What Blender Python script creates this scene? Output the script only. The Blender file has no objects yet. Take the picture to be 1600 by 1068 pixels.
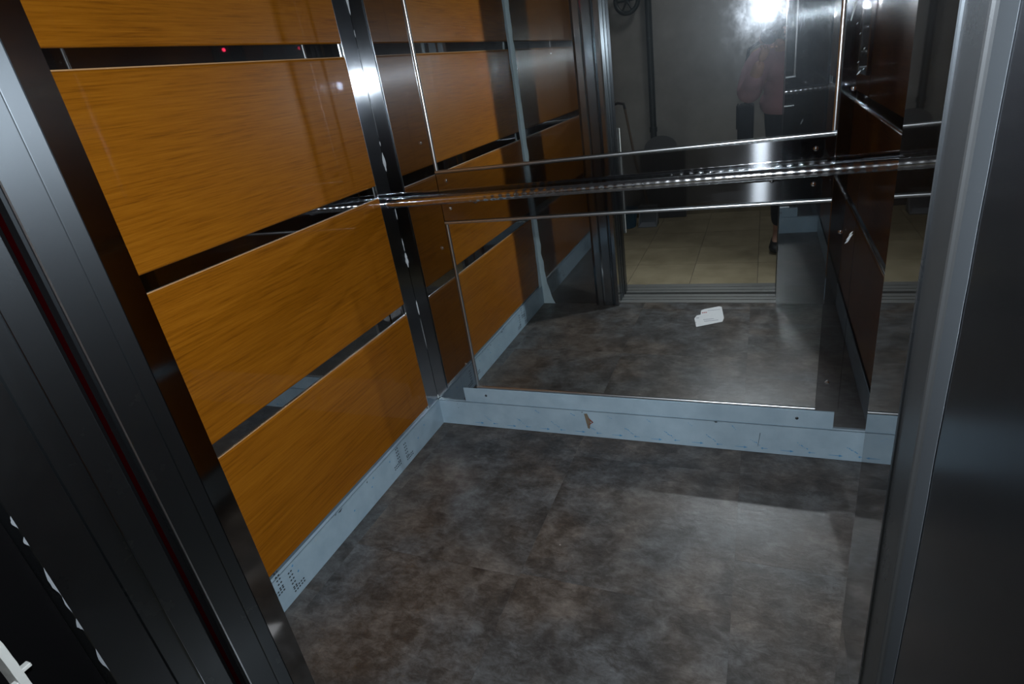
import bpy, bmesh, math, random
from mathutils import Vector, Matrix, noise
random.seed(7)
SC = bpy.context.scene
COL = SC.collection

# ------------------------------------------------------------------ camera
CAM_POS = Vector((1.0701, -1.5565, 1.1104))
R3 = Matrix(((0.919950784, -0.391004761, -0.028387163),      # columns: right, forward, up
             (0.363826033, 0.824546861, 0.433304848),
             (-0.146017713, -0.408947124, 0.900800243)))
RIGHT, FWD, UP = R3.col[0].copy(), R3.col[1].copy(), R3.col[2].copy()
cd = bpy.data.cameras.new('render_camera')
cam = bpy.data.objects.new('render_camera', cd); COL.objects.link(cam)
cd.sensor_fit = 'HORIZONTAL'; cd.sensor_width = 36.0; cd.lens = 36.0 * 904.212 / 1600.0
cd.clip_start = 0.002
m = Matrix.Identity(4)
for i in range(3):
    m[i][0] = RIGHT[i]; m[i][1] = UP[i]; m[i][2] = -FWD[i]; m[i][3] = CAM_POS[i]
cam.matrix_world = m
SC.camera = cam

# ------------------------------------------------------------------ world, lights, exposure
SC.view_settings.view_transform = 'Standard'
SC.view_settings.look = 'None'
SC.view_settings.gamma = 1.0
SC.view_settings.use_curve_mapping = False
SC.view_settings.exposure = 0.0
w = bpy.data.worlds.new('world'); SC.world = w; w.use_nodes = True
w.node_tree.nodes['Background'].inputs[0].default_value = (0.5, 0.6, 0.7, 1)
w.node_tree.nodes['Background'].inputs[1].default_value = 0.02

def area(name, loc, direction, sx, sy, power, color, spread=math.pi):
    ld = bpy.data.lights.new(name, 'AREA'); ld.shape = 'RECTANGLE'; ld.size = sx; ld.size_y = sy
    ld.energy = power; ld.color = color; ld.spread = spread
    o = bpy.data.objects.new(name, ld); COL.objects.link(o)
    o.location = loc; o.rotation_euler = Vector(direction).to_track_quat('-Z', 'Y').to_euler()
    return o
FLASH_POS = Vector((1.0570, -1.510, 1.221))
fl = area('flash_light', FLASH_POS, FWD, 0.062, 0.036, 15.0, (0.90, 0.95, 1.0))
fl.rotation_euler = m.to_euler()
# unseen fill light, added to brighten the landing behind the photographer
area('landing_fill_light', (0.9, -2.3, 2.28), (0, 0, -1), 0.3, 0.3, 4.5, (0.95, 0.97, 1.0))
cy = SC.cycles
cy.caustics_reflective = True
cy.caustics_refractive = False
cy.sample_clamp_indirect = 0.0
cy.blur_glossy = 0.0
cy.max_bounces = 12; cy.glossy_bounces = 10; cy.diffuse_bounces = 4
try:
    cy.use_guiding = True
    cy.use_surface_guiding = True
    cy.guiding_training_samples = 64
except Exception:
    pass

# ------------------------------------------------------------------ materials
def principled(name, base, rough=0.5, metal=0.0, coat=0.0, coat_rough=0.05, spec=0.5, aniso=0.0, emit=None, es=0.0):
    mt = bpy.data.materials.new(name); mt.use_nodes = True
    b = mt.node_tree.nodes['Principled BSDF']
    b.inputs['Base Color'].default_value = (*base, 1)
    b.inputs['Roughness'].default_value = rough
    b.inputs['Metallic'].default_value = metal
    b.inputs['Specular IOR Level'].default_value = spec
    b.inputs['Coat Weight'].default_value = coat
    b.inputs['Coat Roughness'].default_value = coat_rough
    if aniso:
        b.inputs['Anisotropic'].default_value = aniso
        t = mt.node_tree.nodes.new('ShaderNodeTangent'); t.direction_type = 'RADIAL'; t.axis = 'Z'
        mt.node_tree.links.new(t.outputs[0], b.inputs['Tangent'])
    if emit:
        b.inputs['Emission Color'].default_value = (*emit, 1); b.inputs['Emission Strength'].default_value = es
    return mt
def N(mt, typ, **kw):
    n = mt.node_tree.nodes.new(typ)
    for k, v in kw.items(): setattr(n, k, v)
    return n
def L(mt, a, b): mt.node_tree.links.new(a, b)
def bsdf(mt): return mt.node_tree.nodes['Principled BSDF']
def ramp(mt, fac, stops):
    r = N(mt, 'ShaderNodeValToRGB'); L(mt, fac, r.inputs[0])
    e = r.color_ramp.elements
    while len(e) < len(stops): e.new(0.5)
    for i, (p, c) in enumerate(stops):
        e[i].position = p; e[i].color = (*c, 1) if len(c) == 3 else c
    return r
def noise_tex(mt, scale_vec, scale, detail=4, rough=0.6, rand=False, coord='Object'):
    tc = N(mt, 'ShaderNodeTexCoord'); mp = N(mt, 'ShaderNodeMapping')
    L(mt, tc.outputs[coord], mp.inputs[0]); mp.inputs['Scale'].default_value = scale_vec
    if rand:
        oi = N(mt, 'ShaderNodeObjectInfo'); ml = N(mt, 'ShaderNodeMath', operation='MULTIPLY'); ml.inputs[1].default_value = 13.7
        L(mt, oi.outputs['Random'], ml.inputs[0]); cx = N(mt, 'ShaderNodeCombineXYZ')
        for i in range(3): L(mt, ml.outputs[0], cx.inputs[i])
        L(mt, cx.outputs[0], mp.inputs['Location'])
    nz = N(mt, 'ShaderNodeTexNoise'); nz.inputs['Scale'].default_value = scale
    nz.inputs['Detail'].default_value = detail; nz.inputs['Roughness'].default_value = rough
    L(mt, mp.outputs[0], nz.inputs['Vector'])
    return nz
M = {}
# glossy orange-brown wood laminate, grain along Y
def wood(name, cols):
    mt = principled(name, (0.3, 0.13, 0.02), rough=0.36, coat=0.26, coat_rough=0.03, spec=0.08)
    a = noise_tex(mt, (1, 7.0, 230), 1.0, 5, 0.7, rand=True)
    b = noise_tex(mt, (1, 2.2, 14), 1.0, 4, 0.6, rand=True)
    mx = N(mt, 'ShaderNodeMath', operation='MULTIPLY_ADD'); mx.inputs[1].default_value = 0.22
    L(mt, b.outputs['Fac'], mx.inputs[0])
    sc = N(mt, 'ShaderNodeMath', operation='MULTIPLY'); sc.inputs[1].default_value = 0.80
    L(mt, a.outputs['Fac'], sc.inputs[0]); L(mt, sc.outputs[0], mx.inputs[2])
    r = ramp(mt, mx.outputs[0], cols)
    L(mt, r.outputs[0], bsdf(mt).inputs['Base Color'])
    return mt
M['wood'] = wood('orange_wood_laminate', [(0.34, (0.165, 0.053, 0.0026)), (0.48, (0.258, 0.088, 0.0042)), (0.64, (0.315, 0.115, 0.0068))])
def steel(name, base, rough, aniso=0.0, dirt=0.3, dirt_scale=6.0, frac=0.0, rough2=0.3, aniso2=0.9, axis='Z', coord_sc=(1, 1, 1)):
    """metal with a clear lobe and an optional wider lobe stretched across the brushing"""
    mt = principled(name, base, rough=rough, metal=1.0, aniso=aniso)
    nz = noise_tex(mt, coord_sc, dirt_scale, 5, 0.65)
    r = N(mt, 'ShaderNodeMapRange'); L(mt, nz.outputs['Fac'], r.inputs[0])
    r.inputs[1].default_value = 0.3; r.inputs[2].default_value = 0.75
    r.inputs[3].default_value = rough * (1 - dirt); r.inputs[4].default_value = rough * (1 + dirt)
    L(mt, r.outputs[0], bsdf(mt).inputs['Roughness'])
    if frac:
        g = N(mt, 'ShaderNodeBsdfAnisotropic'); g.distribution = 'GGX'
        g.inputs['Color'].default_value = (base[0] * 1.25, base[1] * 1.33, base[2] * 1.42, 1)
        g.inputs['Roughness'].default_value = rough2; g.inputs['Anisotropy'].default_value = aniso2
        t = N(mt, 'ShaderNodeTangent', direction_type='RADIAL', axis=axis); L(mt, t.outputs[0], g.inputs['Tangent'])
        mx = N(mt, 'ShaderNodeMixShader'); mx.inputs[0].default_value = frac
        L(mt, bsdf(mt).outputs[0], mx.inputs[1]); L(mt, g.outputs[0], mx.inputs[2])
        L(mt, mx.outputs[0], mt.node_tree.nodes['Material Output'].inputs['Surface'])
    return mt
M['polished'] = steel('polished_stainless_steel', (0.33, 0.335, 0.34), 0.022, 0.0, 0.3, frac=0.10, rough2=0.24, aniso2=-0.82)
M['rail'] = steel('polished_rail_steel', (0.33, 0.335, 0.34), 0.035, 0.0, 0.3, frac=0.10, rough2=0.20, aniso2=-0.85, axis='X')
M['post_face'] = steel('satin_post_face', (0.30, 0.29, 0.28), 0.07, 0.0, 0.1, frac=0.02, rough2=0.3, aniso2=-0.6)
M['brushed_pale'] = steel('pale_brushed_steel', (0.050, 0.054, 0.057), 0.30, 0.0, 0.12, 14, frac=0.35, rough2=0.48, aniso2=-0.5)
bsdf(M['brushed_pale']).inputs['Metallic'].default_value = 0.7
M['column'] = steel('satin_stainless_steel', (0.30, 0.32, 0.34), 0.10, 0.0, 0.15, frac=0.32, rough2=0.30, aniso2=-0.55)
M['brushed'] = steel('brushed_stainless_steel', (0.115, 0.125, 0.132), 0.26, 0.0, 0.12, 14, frac=0.7, rough2=0.48, aniso2=-0.5)
M['dull'] = steel('dull_brushed_steel', (0.10, 0.108, 0.116), 0.30, 0.0, 0.15, 9, frac=0.4, rough2=0.48, aniso2=-0.5)
M['dark_steel'] = steel('dark_brushed_steel', (0.075, 0.08, 0.088), 0.20, 0.0, 0.15, 9, frac=0.3, rough2=0.45, aniso2=-0.5)
M['chrome'] = principled('chrome', (0.72, 0.74, 0.76), rough=0.06, metal=1.0)
M['rail_chrome'] = principled('handrail_chrome', (0.78, 0.82, 0.86), rough=0.15, metal=1.0)
M['bead'] = principled('bright_edge_trim', (0.70, 0.75, 0.78), rough=0.28, metal=1.0)
M['edge_film'] = principled('film_on_dark_steel', (0.021, 0.0245, 0.028), rough=0.7, spec=0.05)
M['gap_shade_and_housing'] = principled('black_gap_shade_and_housing', (0.003, 0.003, 0.0033), rough=0.9, spec=0.0)  # black of the sensor housing; also stands in for shade in the deep gap
# mirror with finger smudges
mt = M['mirror'] = principled('mirror_glass', (0.72, 0.745, 0.735), rough=0.0, metal=1.0)
haze = principled('tmp', (0.5, 0.55, 0.6)); bpy.data.materials.remove(haze)
g2 = N(mt, 'ShaderNodeBsdfGlossy'); g2.inputs['Roughness'].default_value = 0.13; g2.inputs['Color'].default_value = (0.75, 0.82, 0.9, 1)
mixs = N(mt, 'ShaderNodeMixShader')
nz = noise_tex(mt, (1, 1, 0.7), 9.0, 8, 0.75)
rr = ramp(mt, nz.outputs['Fac'], [(0.48, (0.010,) * 3), (0.70, (0.05,) * 3)])
L(mt, rr.outputs[0], mixs.inputs[0]); L(mt, bsdf(mt).outputs[0], mixs.inputs[1]); L(mt, g2.outputs[0], mixs.inputs[2])
g3 = N(mt, 'ShaderNodeBsdfGlossy'); g3.inputs['Roughness'].default_value = 0.34; g3.inputs['Color'].default_value = (0.72, 0.86, 0.97, 1)
mix3 = N(mt, 'ShaderNodeMixShader'); mix3.inputs[0].default_value = 0.009
L(mt, mixs.outputs[0], mix3.inputs[1]); L(mt, g3.outputs[0], mix3.inputs[2])
L(mt, mix3.outputs[0], mt.node_tree.nodes['Material Output'].inputs['Surface'])
# protective film
mt = M['film'] = principled('pale_blue_protective_film', (0.36, 0.49, 0.57), rough=0.32, spec=0.4)
nz = noise_tex(mt, (1, 1, 1), 14.0, 4, 0.6)
r = ramp(mt, nz.outputs['Fac'], [(0.35, (0.32, 0.445, 0.54)), (0.7, (0.39, 0.525, 0.62))]); L(mt, r.outputs[0], bsdf(mt).inputs['Base Color'])
M['peach_highlight'] = principled('panel_edge_highlight', (0.55, 0.33, 0.16), rough=0.25, spec=0.6)  # pale peach painted in for the highlight on the panels' top edges
M['film_print'] = principled('blue_film_print', (0.09, 0.30, 0.55), rough=0.4)
M['white_film'] = principled('whitish_film_strip', (0.62, 0.76, 0.82), rough=0.3)
M['shred'] = principled('torn_film_shred', (0.16, 0.18, 0.20), rough=0.7)
M['lamp_red'] = principled('glowing_red_lamp', (0.4, 0.01, 0.02), rough=0.4, emit=(1.0, 0.03, 0.10), es=5.0)
M['ink'] = principled('dark_ink', (0.03, 0.04, 0.05), rough=0.6)
M['rust'] = principled('brown_stain', (0.17, 0.14, 0.10), rough=0.8)
M['rust_red'] = principled('red_brown_stain', (0.22, 0.05, 0.03), rough=0.8)
M['white_residue'] = principled('white_sealant_residue', (0.50, 0.55, 0.58), rough=0.6)
M['black_gap'] = principled('black_gap', (0.006, 0.006, 0.007), rough=0.6)
M['red_lens'] = principled('dark_red_sensor_lens', (0.0060, 0.0002, 0.0004), rough=0.8, spec=0.0, emit=(1.0, 0.03, 0.02), es=0.0)
# mottled vinyl tile
mt = M['vinyl'] = principled('mottled_grey_brown_vinyl', (0.08, 0.07, 0.065), rough=0.36, spec=0.5)
a = noise_tex(mt, (1, 1, 1), 12.0, 5, 0.6, rand=True); b = noise_tex(mt, (1.0, 1.7, 1), 34.0, 9, 0.8, rand=True); b.inputs['Distortion'].default_value = 0.5; a.inputs['Distortion'].default_value = 0.35
ad = N(mt, 'ShaderNodeMath', operation='MULTIPLY_ADD'); ad.inputs[1].default_value = 0.5
hl = N(mt, 'ShaderNodeMath', operation='MULTIPLY'); hl.inputs[1].default_value = 0.5
L(mt, a.outputs['Fac'], hl.inputs[0]); L(mt, b.outputs['Fac'], ad.inputs[0]); L(mt, hl.outputs[0], ad.inputs[2])
r = ramp(mt, ad.outputs[0], [(0.38, (0.030, 0.026, 0.024)), (0.47, (0.058, 0.053, 0.049)), (0.54, (0.092, 0.089, 0.087)), (0.64, (0.150, 0.147, 0.145))])
b2 = noise_tex(mt, (1, 1, 1), 4.0, 3, 0.5, rand=True)
mxc = N(mt, 'ShaderNodeMix', data_type='RGBA', blend_type='MULTIPLY')
r2 = ramp(mt, b2.outputs['Fac'], [(0.4, (1.12, 0.98, 0.86)), (0.6, (0.94, 1.0, 1.05))])
mxc.inputs[0].default_value = 1.0; L(mt, r.outputs[0], mxc.inputs[6]); L(mt, r2.outputs[0], mxc.inputs[7])
L(mt, mxc.outputs[2], bsdf(mt).inputs['Base Color'])
bp = N(mt, 'ShaderNodeBump'); bp.inputs['Strength'].default_value = 0.35; bp.inputs['Distance'].default_value = 0.002
L(mt, b.outputs['Fac'], bp.inputs['Height']); L(mt, bp.outputs[0], bsdf(mt).inputs['Normal'])
# landing
mt = M['tile'] = principled('tan_floor_tile', (0.30, 0.24, 0.15), rough=0.35)
a = noise_tex(mt, (1, 1, 1), 5.0, 5, 0.6, rand=True)
r = ramp(mt, a.outputs['Fac'], [(0.35, (0.24, 0.20, 0.125)), (0.65, (0.36, 0.305, 0.20))]); L(mt, r.outputs[0], bsdf(mt).inputs['Base Color'])
mt = M['plaster'] = principled('grey_brown_plaster', (0.30, 0.28, 0.26), rough=0.9)
a = noise_tex(mt, (1, 1, 1), 3.0, 6, 0.6)
r = ramp(mt, a.outputs['Fac'], [(0.35, (0.26, 0.245, 0.23)), (0.65, (0.34, 0.325, 0.305))]); L(mt, r.outputs[0], bsdf(mt).inputs['Base Color'])
M['grout'] = principled('grout', (0.12, 0.10, 0.08), rough=0.9)
M['white_paint'] = principled('white_ceiling_paint', (0.6, 0.6, 0.58), rough=0.8)
M['dark_cab'] = principled('dark_cab_ceiling', (0.05, 0.05, 0.055), rough=0.6)
M['alu'] = principled('aluminium_sill', (0.52, 0.53, 0.52), rough=0.38, metal=0.85)
M['paper'] = principled('white_paper', (0.72, 0.74, 0.76), rough=0.7)
M['red_ink'] = principled('red_ink', (0.5, 0.08, 0.08), rough=0.7)
M['grey_ink'] = principled('grey_ink', (0.25, 0.26, 0.32), rough=0.7)
M['pipe'] = principled('black_pipe', (0.012, 0.016, 0.015), rough=0.4)
M['pale_bracket'] = principled('pale_galvanised_bracket', (0.42, 0.44, 0.43), rough=0.6)
M['bucket'] = principled('blue_plastic', (0.04, 0.12, 0.20), rough=0.4)
M['grey_plastic'] = principled('grey_plastic', (0.25, 0.27, 0.30), rough=0.5)
M['dark_board'] = principled('dark_grey_board', (0.085, 0.085, 0.09), rough=0.6)
M['stick_dark'] = principled('dark_stick', (0.02, 0.018, 0.02), rough=0.5)
M['stick_brown'] = principled('brown_stick', (0.12, 0.08, 0.05), rough=0.6)
M['pink'] = principled('dusty_pink_cloth', (0.38, 0.22, 0.25), rough=0.95)
M['black_cloth'] = principled('black_cloth', (0.012, 0.013, 0.018), rough=0.9)
M['skin'] = principled('skin', (0.45, 0.26, 0.19), rough=0.55)
M['hair'] = principled('dark_hair', (0.02, 0.015, 0.012), rough=0.6)
M['shoe'] = principled('black_shoe', (0.01, 0.01, 0.012), rough=0.5)
M['cam_black'] = principled('black_camera_body', (0.012, 0.012, 0.014), rough=0.45)
M['lens_glass'] = principled('coated_lens_glass', (0.02, 0.02, 0.04), rough=0.03, coat=1.0)
M['flash_window'] = principled('flash_window', (0.7, 0.75, 0.8), rough=0.3)
M['eye_white'] = principled('eye_white', (0.7, 0.7, 0.68), rough=0.3)
M['lips'] = principled('lips', (0.40, 0.14, 0.12), rough=0.5)

# ------------------------------------------------------------------ mesh helpers
def link(name, me, mat, parent=None):
    o = bpy.data.objects.new(name, me); COL.objects.link(o)
    if mat is not None and not me.materials: me.materials.append(mat)
    if parent: o.parent = parent
    return o
def bm_obj(name, bm, mat, parent=None, smooth=False):
    me = bpy.data.meshes.new(name)
    bmesh.ops.recalc_face_normals(bm, faces=bm.faces)
    if smooth:
        for f in bm.faces: f.smooth = True
    bm.to_mesh(me); bm.free()
    return link(name, me, mat, parent)
def add_box(bm, x0, x1, y0, y1, z0, z1, bev=0.0, seg=2):
    r = bmesh.ops.create_cube(bm, size=1.0)
    vs = r['verts']
    for v in vs:
        v.co = Vector(((x0 + x1) / 2 + v.co.x * (x1 - x0), (y0 + y1) / 2 + v.co.y * (y1 - y0), (z0 + z1) / 2 + v.co.z * (z1 - z0)))
    if bev:
        es = set(e for v in vs for e in v.link_edges)
        bmesh.ops.bevel(bm, geom=list(es), offset=bev, segments=seg, affect='EDGES', profile=0.5)
def box(name, mat, x0, x1, y0, y1, z0, z1, parent=None, bev=0.0, seg=2):
    bm = bmesh.new(); add_box(bm, min(x0, x1), max(x0, x1), min(y0, y1), max(y0, y1), min(z0, z1), max(z0, z1), bev, seg)
    return bm_obj(name, bm, mat, parent)
def add_tube(bm, pts, r, seg=16, caps=True, ry=None):
    """tube along points; r number or list"""
    pts = [Vector(p) for p in pts]; n = len(pts)
    rs = r if isinstance(r, (list, tuple)) else [r] * n
    rings = []
    prev = None
    for i, p in enumerate(pts):
        d = (pts[min(i + 1, n - 1)] - pts[max(i - 1, 0)]).normalized()
        if prev is None:
            a = d.orthogonal().normalized()
            if abs(d.z) < 0.9: a = Vector((0, 0, 1)).cross(d).normalized()
        else:
            a = (prev - d * prev.dot(d)).normalized()
        prev = a; b = d.cross(a)
        k = ry / rs[i] if ry else 1.0
        rings.append([bm.verts.new(p + a * math.cos(t) * rs[i] + b * math.sin(t) * rs[i] * k) for t in [2 * math.pi * j / seg for j in range(seg)]])
    for i in range(n - 1):
        for j in range(seg):
            bm.faces.new((rings[i][j], rings[i][(j + 1) % seg], rings[i + 1][(j + 1) % seg], rings[i + 1][j]))
    if caps:
        bm.faces.new(rings[0][::-1]); bm.faces.new(rings[-1])
def tube(name, mat, pts, r, parent=None, seg=16, smooth=True, ry=None):
    bm = bmesh.new(); add_tube(bm, pts, r, seg, True, ry)
    o = bm_obj(name, bm, mat, parent, smooth)
    if smooth: o.data.set_sharp_from_angle(angle=math.radians(50))
    return o
def add_poly(bm, pts, thick_vec):
    """extruded flat polygon"""
    a = [bm.verts.new(Vector(p)) for p in pts]; b = [bm.verts.new(Vector(p) + Vector(thick_vec)) for p in pts]
    bm.faces.new(a); bm.faces.new(b[::-1]); n = len(a)
    for i in range(n): bm.faces.new((a[i], b[i], b[(i + 1) % n], a[(i + 1) % n]))
def prism(name, mat, profile, axis, lo, hi, parent=None):
    """profile: list of 2D points in the plane normal to axis ('X': (y,z), 'Y': (x,z), 'Z': (x,y))"""
    def P(p, t):
        return {'X': (t, p[0], p[1]), 'Y': (p[0], t, p[1]), 'Z': (p[0], p[1], t)}[axis]
    ex = {'X': (hi - lo, 0, 0), 'Y': (0, hi - lo, 0), 'Z': (0, 0, hi - lo)}[axis]
    bm = bmesh.new(); add_poly(bm, [P(p, lo) for p in profile], ex)
    return bm_obj(name, bm, mat, parent)
def tag(o, label, cat, group=None):
    o['label'] = label; o['category'] = cat
    if group: o['group'] = group
    return o
def thing(name, loc, label, cat, group=None, rot=None):
    o = bpy.data.objects.new(name, None); COL.objects.link(o); o.location = loc
    o.empty_display_size = 0.05
    if rot: o.rotation_euler = rot
    return tag(o, label, cat, group)
def struct(o, label=None):
    o['kind'] = 'structure'
    if label: o['label'] = label
    return o
def inside(parent, o):      # parent an object built in world coordinates under a moved empty
    o.parent = parent; o.matrix_parent_inverse = Matrix.Translation(parent.location).inverted() if parent.rotation_euler.to_matrix() == Matrix.Identity(3) else parent.matrix_basis.inverted()
    return o
def screw(name, mat, c, axis, r=0.0058, parent=None):
    bm = bmesh.new()
    bmesh.ops.create_uvsphere(bm, u_segments=12, v_segments=6, radius=r)
    bmesh.ops.delete(bm, geom=[v for v in bm.verts if v.co.z < -1e-6], context='VERTS')
    for v in bm.verts: v.co.z *= 0.55
    q = Vector(axis).to_track_quat('Z', 'Y').to_matrix().to_4x4()
    bmesh.ops.transform(bm, matrix=Matrix.Translation(c) @ q, verts=bm.verts)
    return bm_obj(name, bm, mat, parent, True)

W, D = 1.39, 1.17
ZT = 2.08

# ------------------------------------------------------------------ cab floor
fl0 = struct(box('floor', M['black_gap'], -0.02, W + 0.02, -1.1795, 0.02, -0.03, -0.0022), 'grey brown vinyl tiled cab floor')
xs = [-0.02, 0.052, 0.5425, 1.033, W + 0.02]
offs = [0.30, 0.62, 0.12, 0.45]
k = 0
for i in range(4):
    ys = [0.02]
    y = -offs[i]
    while y > -1.15: ys.append(y); y -= 0.49
    ys.append(-1.1795)
    for j in range(len(ys) - 1):
        o = box('vinyl_tile', M['vinyl'], xs[i] + 0.00015, xs[i + 1] - 0.00015, ys[j + 1] + 0.0001, ys[j] - 0.0001, -0.002, 0.0 - 0.00008 * ((i + j) % 2), fl0)
struct(box('ceiling', M['dark_cab'], -0.02, W + 0.02, -1.18, 0.02, ZT, ZT + 0.03), 'dark cab ceiling')

# ------------------------------------------------------------------ side walls with wood panels
PAN = [(0.1124, 0.4622), (0.4985, 0.8438), (0.8805, 1.2312), (1.2651, 1.615), (1.6505, 2.0)]
def panel_mesh(h, length):
    """cushion-edged laminate panel lying in the YZ plane, front face towards +X, centred"""
    bm = bmesh.new(); r = 0.0055
    prof = [(0.0, -h / 2), (0.0, h / 2)]
    top = [(0.009 - r + r * math.cos(t), h / 2 - r + r * math.sin(t)) for t in [math.pi / 2 * (1 - k / 5) for k in range(6)]]
    bot = [(0.009 - r + r * math.cos(t), -h / 2 + r + r * math.sin(t)) for t in [-math.pi / 2 * (k / 5) for k in range(6)]]
    pts = [(0, -h / 2), (0, h / 2)] + top + bot
    add_poly(bm, [(p[0], -length / 2, p[1]) for p in pts], (0, length, 0))
    me = bpy.data.meshes.new('wood_panel'); bmesh.ops.recalc_face_normals(bm, faces=bm.faces); bm.to_mesh(me); bm.free()
    me.materials.append(M['wood']); return me
HIGHLIGHTS = {}
def highlight_mesh(length):
    if length not in HIGHLIGHTS:
        bm = bmesh.new(); add_tube(bm, [(0, -length / 2, 0), (0, length / 2, 0)], 0.0014, 8)
        me = bpy.data.meshes.new('edge_highlight'); bm.to_mesh(me); bm.free(); me.materials.append(M['peach_highlight']); HIGHLIGHTS[length] = me
    return HIGHLIGHTS[length]
def side_wall(name, x, s, y_near, y_far, label):
    """x wall plane, s = +1 faces +X"""
    wl = struct(box(name, M['polished'], x - s * 0.03, x - s * 0.004, -D, 0.0, 0.0, ZT), label)
    L_ = y_far - y_near
    for (z0, z1) in PAN:
        o = link('wood_panel', panel_mesh(z1 - z0, L_), None, wl)
        o.location = (x - s * 0.0045, (y_near + y_far) / 2, (z0 + z1) / 2)
        if s < 0: o.rotation_euler.z = math.pi
        e = link('edge_highlight', highlight_mesh(L_), None, o); e.location = (0.0055, 0, (z1 - z0) / 2 + 0.0006)  # thin pale rod that draws the highlight along the rounded top edge
    # polished channel strips in the joints between the panels
    for a, b in zip([0.1] + [p[1] for p in PAN], [p[0] for p in PAN] + [ZT]):
        box('joint_strip', M['polished'], x - s * 0.0045, x - s * 0.0025, y_near, y_far, a - 0.002, b + 0.002, wl)
        if a > 0.3: box('strip_edge', M['bead'], x - s * 0.0025, x - s * 0.0010, y_near, y_far, a + 0.0006, a + 0.0020, wl)
    box('corner_column', M['column'], x - s * 0.004, x + s * 0.0015, -0.0738, -0.0005, 0.0, ZT, wl, 0.0012)
    return wl
wall_left = side_wall('wall_left', 0.0, 1, -D, -0.0745, 'left cab wall of orange wood panels with steel joints')
wall_right = side_wall('wall_right', W, -1, -D, -0.0745, 'right cab wall of wood panels')
# bright edge line of each corner column
for wl, x in ((wall_left, 0.0), (wall_right, W)):
    s = 1 if x == 0 else -1
    box('column_edge', M['bead'], x, x + s * 0.0045, -0.0752, -0.0738, 0.1, ZT, wl)

# skirtings
def baseboard(name, prof_axis, *a): pass
bl = struct(box('baseboard_left', M['film'], 0.0055, 0.0075, -D, -0.008, 0.001, 0.1), 'left kick plate under pale blue film with punched vents')
box('top_lip', M['film'], -0.003, 0.0075, -D, -0.008, 0.0985, 0.1005, bl)
bb = struct(box('baseboard_back', M['film'], 0.0075, W - 0.0075, -0.008, -0.006, 0.001, 0.1), 'back kick plate under pale blue printed film')
box('top_lip', M['film'], 0.0075, W - 0.0075, -0.008, 0.0, 0.0985, 0.1005, bb)
br = struct(box('baseboard_right', M['film'], W - 0.0075, W - 0.0055, -D, -0.008, 0.001, 0.1), 'right kick plate under pale film')
# punched vents in the left kick plate: chevrons of holes
bm = bmesh.new()
def hole(bm, y, z):
    vs = [bm.verts.new((0.0079, y + 0.0033 * math.cos(t), z + 0.0025 * math.sin(t))) for t in [math.pi / 3 * i for i in range(6)]]
    bm.faces.new(vs)
def chevron(bm, yc, zc, flip):
    for i in range(5):
        for j in range(2):
            hole(bm, yc + flip * (i * 0.0085), zc + j * 0.0085 + 0.002)            # horizontal bar
            hole(bm, yc + flip * (j * 0.0085), zc + flip * 0 + 0.002 + i * 0.0115 * 1.0 + 0.014)  # rising bar
chevron(bm, -0.818, 0.018, 1); chevron(bm, -0.845, 0.052, -1); chevron(bm, -0.875, 0.010, -1)
chevron(bm, -0.262, 0.018, 1); chevron(bm, -0.300, 0.030, -1)
o = bm_obj('vent_holes', bm, M['ink'], bl); o['kind'] = 'stuff'
# chips and blue marks on the left film
bm = bmesh.new()
for (y, z, a, b) in [(-0.60, 0.093, 0.020, 0.004), (-0.62, 0.096, 0.008, 0.002), (-0.47, 0.09, 0.006, 0.004)]:
    add_poly(bm, [(0.0076, y - a / 2, z), (0.0076, y, z - b), (0.0076, y + a / 2, z + b * 0.6)], (0.0004, 0, 0))
bm_obj('film_tear', bm, M['ink'], bl)
bm = bmesh.new()
for (y, z) in [(-0.44, 0.082), (-0.455, 0.06), (-0.80, 0.088), (-0.79, 0.06), (-0.18, 0.05), (-0.13, 0.07), (-0.55, 0.05), (-0.35, 0.075)]:
    add_poly(bm, [(0.0076, y - 0.004, z), (0.0076, y, z - 0.003), (0.0076, y + 0.003, z + 0.002), (0.0076, y, z + 0.003)], (0.0004, 0, 0))
bm_obj('film_print', bm, M['film_print'], bl)
# print on the back film: arrows and slanted runs of marks
def arrow(bm, x, z, l, y, d=1):
    add_poly(bm, [(x, y, z - 0.0005), (x + d * l * 0.75, y, z - 0.0009), (x + d * l * 0.75, y, z + 0.0009), (x, y, z + 0.0005)], (0, -0.0003, 0))
    add_poly(bm, [(x + d * l * 0.72, y, z - 0.0038), (x + d * l, y, z), (x + d * l * 0.72, y, z + 0.0038)], (0, -0.0003, 0))
def marks(bm, x, z, y, n=6):
    for i in range(n):
        a = random.uniform(0.002, 0.0045)
        px, pz = x + i * 0.0048, z - i * 0.0036 + random.uniform(-0.002, 0.002)
        add_poly(bm, [(px, y, pz), (px + a, y, pz - a * 0.7), (px + a * 1.3, y, pz - a * 0.2), (px + a * 0.4, y, pz + a * 0.5)], (0, -0.0003, 0))
bm = bmesh.new()
x = 0.12
while x < 1.30:
    arrow(bm, x + 0.02, 0.016 + random.uniform(-0.002, 0.002), 0.035, -0.0081, 1)
    marks(bm, x + 0.062, 0.046, -0.0081, 6)
    arrow(bm, x + 0.110, 0.017, 0.018, -0.0081, -1)
    if random.random() < 0.5: marks(bm, x + 0.01, 0.085, -0.0081, 3)
    x += 0.125
bm_obj('film_print', bm, M['film_print'], bb)['kind'] = 'stuff'
bm = bmesh.new()
add_poly(bm, [(1.083, -0.0081, 0.07), (1.0845, -0.0081, 0.07), (1.079, -0.0081, 0.022), (1.078, -0.0081, 0.022)], (0, -0.0003, 0))
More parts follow.
